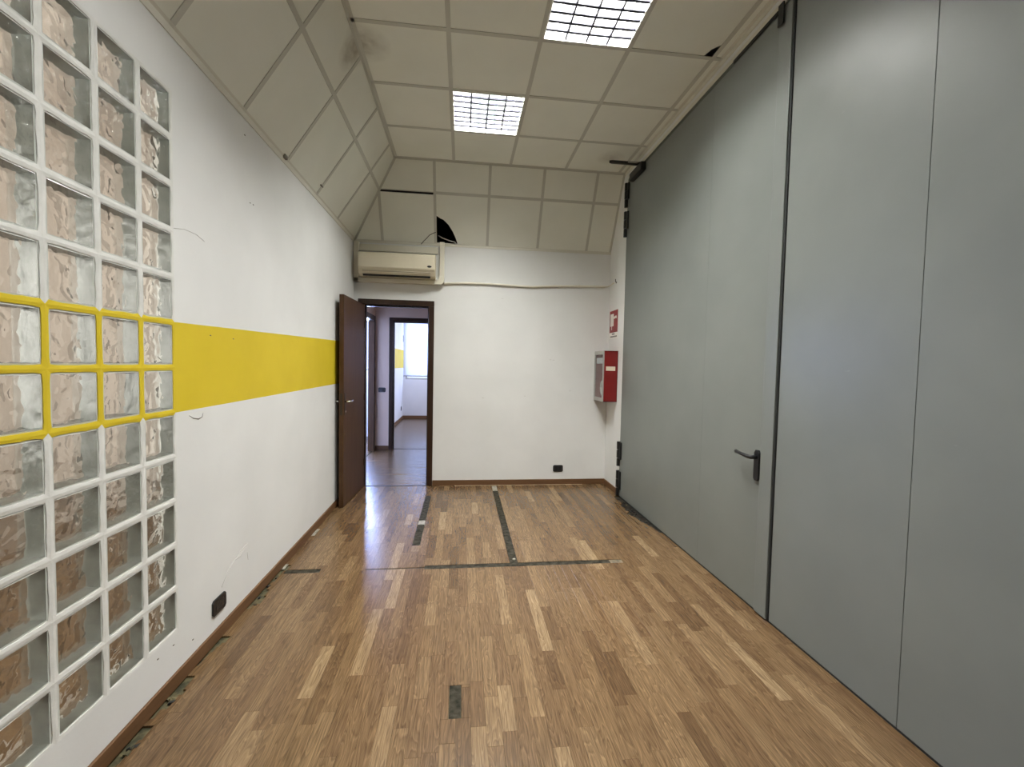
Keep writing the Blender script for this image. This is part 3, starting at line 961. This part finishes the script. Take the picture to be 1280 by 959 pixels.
bx('floor_gap', (XR - 0.002, XR + 0.05, -6.7, STEEL_Y, -0.009, 0.011), M_GASKET, trim3)
# hinges on the far edge
for z0, z1 in ((3.285, 3.560), (2.955, 3.245), (0.350, 0.640), (0.005, 0.305)):
    hb = MB()
    n = 3
    for k in range(n):
        a = z0 + (z1 - z0) * k / n + 0.004
        b = z0 + (z1 - z0) * (k + 1) / n - 0.004
        hb.tube([(XR - 0.020, STEEL_Y + 0.012, a), (XR - 0.020, STEEL_Y + 0.012, b)], 0.021 if k != 0 else 0.019, 12)
    hb.box(XR - 0.022, XR - 0.003, STEEL_Y - 0.045, STEEL_Y + 0.005, z0 + 0.085, z1 - 0.01)
    hb.box(XR - 0.020, XR - 0.001, STEEL_Y + 0.012, STEEL_Y + 0.035, z0 + 0.01, z1 - 0.02)
    hb.build('hinge', M_BLACKM, door2, 0.0015)['label'] = 'black three-knuckle hinge'
# lever
MB().prism([(-0.022, 0.822), (-0.012, 0.808), (0.012, 0.808), (0.022, 0.822), (0.022, 0.982), (0.010, 0.998), (-0.010, 0.998), (-0.022, 0.982)], (V((XR - 0.004, -2.838, 0)), V((0, 1, 0)), V((0, 0, 1)), V((-1, 0, 0))), 0, 0.016).build('handle_plate', M_BLACK, door2, 0.002)
MB().tube([(XR - 0.015, -2.838, 0.955), (XR - 0.058, -2.838, 0.955), (XR - 0.064, -2.820, 0.956), (XR - 0.064, -2.76, 0.960), (XR - 0.062, -2.700, 0.966)], [0.013, 0.012, 0.012, 0.0105, 0.0115], 10).build('lever_handle', M_BLACK, door2, smooth=True)
# door closer on the head of the far leaf
dc = empty('door_closer', (XR, -0.82, 3.53), 'black door closer with thin arm sticking out, top corner of steel door', 'door closer')
bx('body', (XR - 0.060, XR - 0.004, -1.000, -0.690, 3.500, 3.582), M_BLACKM, dc, 0.008)
bx('spindle_cap', (XR - 0.050, XR - 0.020, -0.93, -0.89, 3.582, 3.592), M_BLACKM, dc, 0.003)
MB().prism([(0.0, -0.016), (0.300, -0.014), (0.330, 0.0), (0.300, 0.014), (0.0, 0.016)], (V((XR - 0.030, -0.905, 3.592)), V((-1, 0.0, 0.0)), V((0, 1, 0)), V((0, 0, 1))), -0.012, 0.016).build('arm', M_BLACKM, dc, 0.003)
MB().tube([(XR - 0.06, -0.925, 3.594), (XR - 0.17, -0.925, 3.594)], 0.006, 8).build('arm_screw', M_CHROME, dc)

# ------------------------------------------------------------------ air conditioner and ducts
ac = empty('air_conditioner', (0.52, 0, 2.45), 'cream wall mounted air conditioner above the brown doorway', 'air conditioner')
prof = [(0.0, 2.745), (-0.165, 2.745), (-0.192, 2.735), (-0.200, 2.700), (-0.198, 2.585), (-0.190, 2.548), (-0.165, 2.500), (-0.140, 2.480), (0.0, 2.478)]
MB().prism(prof, (V((0.085, 0, 0)), V((0, 1, 0)), V((0, 0, 1)), V((1, 0, 0))), 0, 0.860).build('body', M_CREAM, ac, 0.006)
MB().prism([(-0.205, 2.728), (-0.205, 2.575), (-0.199, 2.556), (-0.196, 2.556), (-0.196, 2.728)], (V((0.088, 0, 0)), V((0, 1, 0)), V((0, 0, 1)), V((1, 0, 0))), 0, 0.854).build('front_panel', M_CREAM, ac, 0.002)
MB().prism([(-0.190, 2.535), (-0.158, 2.487), (-0.154, 2.490), (-0.186, 2.538)], (V((0.130, 0, 0)), V((0, 1, 0)), V((0, 0, 1)), V((1, 0, 0))), 0, 0.760).build('air_outlet', mat('cream_shade_plastic', (0.50, 0.44, 0.33), 0.5), ac)
MB().prism([(-0.168, 2.493), (-0.150, 2.476), (-0.146, 2.480), (-0.164, 2.497)], (V((0.132, 0, 0)), V((0, 1, 0)), V((0, 0, 1)), V((1, 0, 0))), 0, 0.756).build('outlet_gap', M_GASKET, ac)
MB().prism([(-0.186, 2.522), (-0.168, 2.500), (-0.171, 2.497), (-0.189, 2.519)], (V((0.132, 0, 0)), V((0, 1, 0)), V((0, 0, 1)), V((1, 0, 0))), 0, 0.756).build('air_flap', M_CREAM, ac)
MB().prism([(0.026 * math.cos(2 * math.pi * k / 16), 0.012 * math.sin(2 * math.pi * k / 16)) for k in range(16)], (V((0.880, -0.204, 2.598)), V((1, 0, 0)), V((0, 0, 1)), V((0, -1, 0))), 0, 0.004).build('badge', M_BLACK, ac)['label'] = 'small dark oval badge'
for k in range(9):
    bx('top_slot', (0.14 + k * 0.09, 0.21 + k * 0.09, -0.15, -0.04, 2.7455, 2.7465), M_GASKET, ac)

cd = empty('cable_duct', (0.52, 0, 2.42), 'ivory plastic duct running around the air conditioner to the ceiling', 'duct')
bx('duct_run', (0.004, 0.060, -0.062, -0.001, 2.425, ZB - 0.026), M_DUCT, cd, 0.004)
bx('duct_run', (0.004, 0.985, -0.062, -0.001, 2.425, 2.474), M_DUCT, cd, 0.004)
bx('duct_run', (0.988, 1.042, -0.062, -0.001, 2.50, ZB + 0.012), M_DUCT, cd, 0.004)
MB().prism([(0.955, 2.425), (1.010, 2.425), (1.040, 2.452), (1.044, 2.520), (0.986, 2.520), (0.980, 2.482), (0.955, 2.478)], (V((0, -0.001, 0)), V((1, 0, 0)), V((0, 0, 1)), V((0, -1, 0))), 0, 0.066).build('elbow', M_DUCT, cd, 0.004)
bx('duct_run', (0.060, 0.965, -0.030, -0.001, 2.790, 2.868), M_DUCT, cd, 0.004)

cc = MB()
pts = [(1.04, -0.010, 2.447), (1.25, -0.010, 2.462), (1.47, -0.010, 2.466), (1.75, -0.010, 2.461), (2.02, -0.010, 2.452), (2.11, -0.012, 2.452), (2.35, -0.010, 2.470), (2.65, -0.010, 2.483), (2.92, -0.010, 2.488), (3.03, -0.010, 2.490)]
co = empty('cable_conduit', (2.0, 0, 2.45), 'thin ivory cable conduit sagging along the white end wall', 'conduit')
MB().tube(pts, 0.0135, 10).build('conduit_run', M_DUCT, co, smooth=True)
MB().tube([(3.02, -0.010, 2.490), (3.060, -0.018, 2.492), (3.082, -0.06, 2.500), (3.085, -0.17, 2.512)], 0.008, 8).build('cable', M_DUCT, co, smooth=True)
for x in (1.30, 2.06, 2.70):
    MB().tube([(x - 0.008, -0.0105, 2.463 if x < 2 else (2.452 if x < 2.5 else 2.4845)), (x + 0.008, -0.0105, 2.463 if x < 2 else (2.452 if x < 2.5 else 2.4845))], 0.0165, 10).build('clip', M_DUCT, co)
ws = empty('wire_stub', (XR, -0.20, 2.51), 'short dark wire end poking from the wall above the fire sign', 'wire')
MB().tube([(XR, -0.235, 2.505), (XR - 0.012, -0.235, 2.512), (XR - 0.016, -0.240, 2.545)], 0.004, 8).build('wire', M_BLACK, ws, smooth=True)
MB().tube([(XR - 0.0005, -0.235, 2.505), (XR - 0.005, -0.235, 2.506)], 0.011, 10).build('grommet', M_INK, ws)
tag(MB().tube([(0.768, -0.020, 2.900), (0.80, -0.046, 2.930), (0.835, -0.060, 2.960), (0.865, -0.080, 2.990), (0.915, -0.090, 3.015), (0.94, -0.075, 3.03)], 0.0045, 8).build('dangling_wire', M_INK, None, smooth=True), 'thin grey wire hanging out of the torn ceiling tile', 'wire')
tag(MB().tube([(0.965, 0.020, 3.02), (1.01, -0.02, 2.985), (1.09, -0.03, 2.955), (1.16, -0.03, 2.94), (1.18, 0.02, 2.93)], 0.006, 8).build('loose_cable', M_MARK, None, smooth=True), 'grey cable lying inside the black hole of the ceiling', 'cable')

# ------------------------------------------------------------------ hose cabinet, sign, sockets
hc = empty('hose_cabinet', (XR, -0.185, 1.08), 'red fire hose cabinet with framed glass front in the far corner', 'fire cabinet')
CX0, CY0, CY1, CZ0, CZ1 = 2.932, -0.360, -0.010, 1.078, 1.682
cb = MB()
cb.box(CX0, XR, CY0, CY0 + 0.008, CZ0, CZ1)
cb.box(CX0, XR, CY1 - 0.008, CY1, CZ0, CZ1)
cb.box(CX0, XR, CY0, CY1, CZ0, CZ0 + 0.008)
cb.box(CX0, XR, CY0, CY1, CZ1 - 0.008, CZ1)
cb.box(XR - 0.008, XR, CY0, CY1, CZ0, CZ1)
cb.build('box', M_RED, hc)
df = MB()
df.box(CX0 - 0.010, CX0, CY0, CY0 + 0.032, CZ0, CZ1)
df.box(CX0 - 0.010, CX0, CY1 - 0.032, CY1, CZ0, CZ1)
df.box(CX0 - 0.010, CX0, CY0 + 0.032, CY1 - 0.032, CZ0, CZ0 + 0.042)
df.box(CX0 - 0.010, CX0, CY0 + 0.032, CY1 - 0.032, CZ1 - 0.042, CZ1)
df.build('door_frame', M_SILVER, hc, 0.001)
bx('glass_pane', (CX0 - 0.005, CX0 - 0.003, CY0 + 0.032, CY1 - 0.032, CZ0 + 0.042, CZ1 - 0.042), clear_glass('cabinet_glass', 0.02), hc)
bx('back_lining', (XR - 0.010, XR - 0.0085, CY0 + 0.010, CY1 - 0.010, CZ0 + 0.010, CZ1 - 0.010), mat('dark_lining', (0.07, 0.075, 0.075), 0.6), hc)
M_HOSE = mat('pale_hose', (0.50, 0.50, 0.46), 0.7)
hose = MB()
for k in range(3):
    rr = 0.085 - k * 0.024
    hose.tube([(CX0 + 0.05 + k * 0.012, -0.185 + rr * math.cos(a * math.pi / 12), 1.235 + rr * math.sin(a * math.pi / 12)) for a in range(25)], 0.012, 8)
hose.build('hose', M_HOSE, hc, smooth=True)
MB().tube([(CX0 + 0.06, -0.185, 1.40), (CX0 + 0.06, -0.185, 1.30)], [0.010, 0.020], 10).build('nozzle', M_BLACK, hc, smooth=True)
bx('notice_card', (CX0 - 0.0025, CX0 - 0.0015, CY0 + 0.06, CY1 - 0.06, 1.53, 1.60), mat('grey_card', (0.42, 0.44, 0.46), 0.5), hc)
bx('label_sticker', (2.952, 3.066, CY0 - 0.0012, CY0, 1.447, 1.497), M_STICK, hc)

sg = empty('fire_hose_sign', (XR, -0.18, 1.86), 'red and white fire hose sign on the wall above the red cabinet', 'sign')
bx('plate', (XR - 0.003, XR, -0.322, -0.045, 1.840, 2.180), M_SIGNWHITE, sg)
bx('red_field', (XR - 0.0042, XR - 0.003, -0.320, -0.047, 1.912, 2.178), M_SIGNRED, sg)
# white pictogram: hose reel block with hose and nozzle
pict = MB()
FS = (V((XR - 0.0042, 0, 0)), V((0, 1, 0)), V((0, 0, 1)), V((-1, 0, 0)))
pict.prism([(-0.185, 1.990), (-0.075, 1.990), (-0.075, 2.140), (-0.185, 2.140)], FS, 0, 0.001)
pict.prism([(-0.190, 2.075), (-0.190, 2.100), (-0.268, 2.112), (-0.285, 2.100), (-0.285, 2.070), (-0.268, 2.082)], FS, 0, 0.001)
pict.prism([(-0.130, 1.990), (-0.112, 1.990), (-0.112, 1.945), (-0.130, 1.945)], FS, 0, 0.0002)
pict.build('hose_pictogram', M_SIGNWHITE, sg)
ink = MB()
for row, (a, b) in ((1.893, (-0.225, -0.125)), (1.862, (-0.300, -0.070))):
    y_ = a
    while y_ < b - 0.012:
        ink.prism([(y_, row - 0.009), (y_ + 0.013, row - 0.009), (y_ + 0.013, row + 0.009), (y_, row + 0.009)], (V((XR - 0.003, 0, 0)), V((0, 1, 0)), V((0, 0, 1)), V((-1, 0, 0))), 0, 0.0006)
        y_ += 0.019
ink.build('lettering', M_INK, sg)

def socket(name, centre, u, n, w, hgt, label, cat, group=None, modules=3):
    c, u, n = V(centre), V(u), V(n)
    t = empty(name, centre, label, cat, group)
    z = V((0, 0, 1))
    fr_ = (c, u, z, n)
    r = 0.012
    poly = [(-w / 2 + r, -hgt / 2), (w / 2 - r, -hgt / 2), (w / 2, -hgt / 2 + r), (w / 2, hgt / 2 - r), (w / 2 - r, hgt / 2), (-w / 2 + r, hgt / 2), (-w / 2, hgt / 2 - r), (-w / 2, -hgt / 2 + r)]
    MB().prism(poly, fr_, 0, 0.009).build('cover_plate', M_BLACK, t, 0.002)
    for k in range(modules):
        a = (k - (modules - 1) / 2) * 0.0245
        MB().prism([(a - 0.011, -0.023), (a + 0.011, -0.023), (a + 0.011, 0.023), (a - 0.011, 0.023)], fr_, 0.009, 0.0105).build('module', mat('black_gloss_module', (0.02, 0.02, 0.022), 0.25), t, 0.0008)
    return t
socket('wall_socket', (0.0, -2.871, 0.187), (0, 1, 0), (1, 0, 0), 0.126, 0.085, 'black wall socket low on the left wall near the glass blocks', 'socket')
socket('wall_socket', (2.488, 0.0, 0.203), (1, 0, 0), (0, -1, 0), 0.126, 0.085, 'black wall socket low on the white end wall', 'socket')

# ------------------------------------------------------------------ hall, office and side rooms
M_HALL = mottle('hall_wall_paint', (0.76, 0.60, 0.47), (0.80, 0.64, 0.51), 2.0, 0.8, spec=0.2)
def hallwall(name, boxes, label, m=M_HALL):
    b = MB()
    for d in boxes:
        b.box(*d)
    return tag(b.build(name, m), label, 'wall', kind='structure')
hallwall('wall_hall_end', [(-0.298, 0.10, 2.26, 2.38, 0, 2.8), (0.10, 0.85, 2.26, 2.38, 2.19, 2.8), (0.85, 2.2, 2.26, 2.38, 0, 2.8)], 'pale wall at the end of the hall with second doorway')
hallwall('wall_hall_left', [(-0.285, -0.2, 0.12, 1.30, 0, 2.8), (-0.285, -0.2, 1.30, 2.15, 2.19, 2.8), (-0.285, -0.2, 2.15, 2.26, 0, 2.8)], 'side wall of the hall with a bright side door')
hallwall('wall_hall_right', [(1.9, 2.0, 0.12, 2.26, 0, 2.8)], 'closing wall of the hall')
hallwall('wall_hall_ceiling', [(-0.31, 2.2, 0.12, 2.38, 2.8, 2.9)], 'ceiling of the hall')
casing('trim_3', 0.10, 0.85, 2.26, 2.19, 0.066, 0.012, 'dark brown frame of the second doorway through the hall')
jf = empty('trim_4', (-0.2, 2.15, 0), 'dark brown frame of the side door in the hall', 'door frame', kind='structure')
bx('jamb', (-0.285, -0.188, 2.135, 2.150, 0, 2.19), M_DOOR, jf)
bx('side_casing', (-0.2, -0.186, 2.150, 2.225, 0, 2.265), M_FRAME, jf, 0.003)
bx('side_casing', (-0.2, -0.186, 1.225, 1.300, 0, 2.265), M_FRAME, jf, 0.003)
bx('head_casing', (-0.2, -0.186, 1.225, 2.225, 2.19, 2.265), M_FRAME, jf, 0.003)
bx('jamb', (-0.297, -0.188, 1.300, 1.315, 0, 2.19), M_FRAME, jf)
bx('jamb', (-0.297, -0.188, 1.300, 2.150, 2.178, 2.19), M_FRAME, jf)
tag(bx('baseboard_hall', (-0.186, 0.034, 2.248, 2.26, 0, 0.068), M_BASEX, None, 0.002), 'brown baseboard at the hall end wall', 'baseboard', kind='structure')
socket('light_switch', (-0.080, 2.26, 1.025), (1, 0, 0), (0, -1, 0), 0.120, 0.080, 'black light switch on the hall wall seen through the doorway', 'switch')
# office beyond
M_OFF = mottle('office_wall_paint', (0.72, 0.72, 0.73), (0.76, 0.76, 0.77), 2.0, 0.8, spec=0.2)
ob = MB()
for z0, z1, mi in ((0, 1.36, 0), (1.36, 1.83, 1), (1.83, 2.8, 0)):
    ob.box(-0.315, -0.30, 2.38, 6.56, z0, z1, mi)
tag(ob.build('wall_office_left', [M_OFF, M_YEL]), 'white office wall with yellow stripe seen through both doorways', 'wall', kind='structure')
hallwall('wall_office_end', [(-0.44, 2.3, 6.56, 6.68, 0, 1.05), (-0.44, -0.25, 6.56, 6.68, 1.05, 2.8), (1.35, 2.3, 6.56, 6.68, 1.05, 2.8), (-0.25, 1.35, 6.56, 6.68, 2.65, 2.8)], 'white office wall below the window blind', M_OFF)
hallwall('wall_office_right', [(2.2, 2.3, 2.38, 6.56, 0, 2.8)], 'closing wall of the office', M_OFF)
hallwall('wall_office_ceiling', [(-0.44, 2.3, 2.38, 6.68, 2.8, 2.9)], 'ceiling of the office', M_OFF)
tag(bx('baseboard_office_end', (-0.30, 2.2, 6.548, 6.56, 0, 0.075), M_BASEX), 'brown baseboard below the office window', 'baseboard', kind='structure')
tag(bx('baseboard_office_left', (-0.30, -0.288, 2.38, 6.56, 0, 0.075), M_BASEY), 'brown baseboard along the striped office wall', 'baseboard', kind='structure')
def window(name, x0, x1, y, z0, z1, label):
    w = empty(name, ((x0 + x1) / 2, y, z0), label, 'window', kind='structure')
    f = 0.05
    for nm, d in (('frame', (x0, x0 + f, y, y + 0.06, z0, z1)), ('frame', (x1 - f, x1, y, y + 0.06, z0, z1)), ('frame', (x0 + f, x1 - f, y, y + 0.06, z0, z0 + f)), ('frame', (x0 + f, x1 - f, y, y + 0.06, z1 - f, z1)), ('mullion', ((x0 + x1) / 2 - 0.03, (x0 + x1) / 2 + 0.03, y, y + 0.06, z0 + f, z1 - f))):
        bx(nm, d, M_SILVER, w)
    for a, b in ((x0 + f, (x0 + x1) / 2 - 0.03), ((x0 + x1) / 2 + 0.03, x1 - f)):
        bx('pane', (a, b, y + 0.028, y + 0.032, z0 + f, z1 - f), M_CLEAR, w)
window('window_1', -0.25, 1.35, 6.60, 1.05, 2.65, 'daylight window of the office behind the vertical blind')
bl = empty('vertical_blind', (0.5, 6.52, 2.70), 'white vertical slat blind over the office window', 'blind')
bx('head_rail', (-0.30, 1.45, 6.49, 6.54, 2.68, 2.73), M_SILVER, bl)
k = 0
x = -0.285
while x < 1.42:
    mtx = Matrix.Translation((x + 0.058, 6.515, 0)) @ Matrix.Rotation(math.radians(14 + 4 * math.sin(k * 2.1)), 4, 'Z')
    MB().box(-0.063, 0.063, -0.0008, 0.0008, 1.145, 2.68, mtx=mtx).build('slat', M_BLIND, bl)
    MB().box(-0.058, 0.058, -0.003, 0.003, 1.130, 1.160, mtx=mtx).build('weight', mat('grey_weight', (0.35, 0.35, 0.38), 0.5), bl)
    x += 0.115
    k += 1
MB().tube([(-0.305, 6.47, 2.68), (-0.305, 6.47, 1.35)], 0.006, 6).build('cord', M_INK, bl)
MB().tube([(-0.305, 6.47, 2.22), (-0.305, 6.47, 2.05)], 0.018, 8).build('cord_weight', M_INK, bl)
socket('wall_socket', (-0.30, 6.20, 0.30), (0, -1, 0), (1, 0, 0), 0.10, 0.11, 'tiny black wall socket on the office wall through the doorways', 'socket')
# side room behind the hall
hallwall('wall_side_end', [(-3.6, -0.285, 3.6, 3.7, 0, 1.32), (-3.6, -2.2, 3.6, 3.7, 1.32, 2.8), (-0.50, -0.285, 3.6, 3.7, 1.32, 2.8), (-2.2, -0.50, 3.6, 3.7, 2.42, 2.8)], 'white wall with a window in the side room', M_OFF)
hallwall('wall_side_outer', [(-3.7, -3.6, 0.2, 3.7, 0, 2.8)], 'outer wall of the side room', M_OFF)
hallwall('wall_side_near', [(-3.6, -0.285, 0.2, 0.3, 0, 2.8)], 'near wall of the side room', M_OFF)
hallwall('wall_side_ceiling', [(-3.7, -0.285, 0.2, 3.7, 2.8, 2.9)], 'ceiling of the side room', M_OFF)
window('window_2', -2.2, -0.50, 3.63, 1.32, 2.42, 'bright window of the side room past the hall')
# room behind the glass blocks
M_SIDE = mottle('warm_wall_paint', (0.68, 0.615, 0.565), (0.72, 0.655, 0.605), 2.0, 0.8, spec=0.2)
hallwall('wall_store_far', [(-3.0, -2.9, -6.1, -0.2, 0, 3.6)], 'warm white wall behind the glass blocks', M_SIDE)
hallwall('wall_store_end', [(-2.9, -0.1, -0.30, -0.2, 0, 3.6)], 'end wall of the room behind the glass blocks', M_SIDE)
hallwall('wall_store_near', [(-2.9, -0.1, -6.1, -6.0, 0, 3.6)], 'near wall of the room behind the glass blocks', M_SIDE)
hallwall('wall_store_ceiling', [(-3.0, -0.1, -6.1, -0.2, 3.6, 3.7)], 'ceiling of the room behind the glass blocks', M_SIDE)
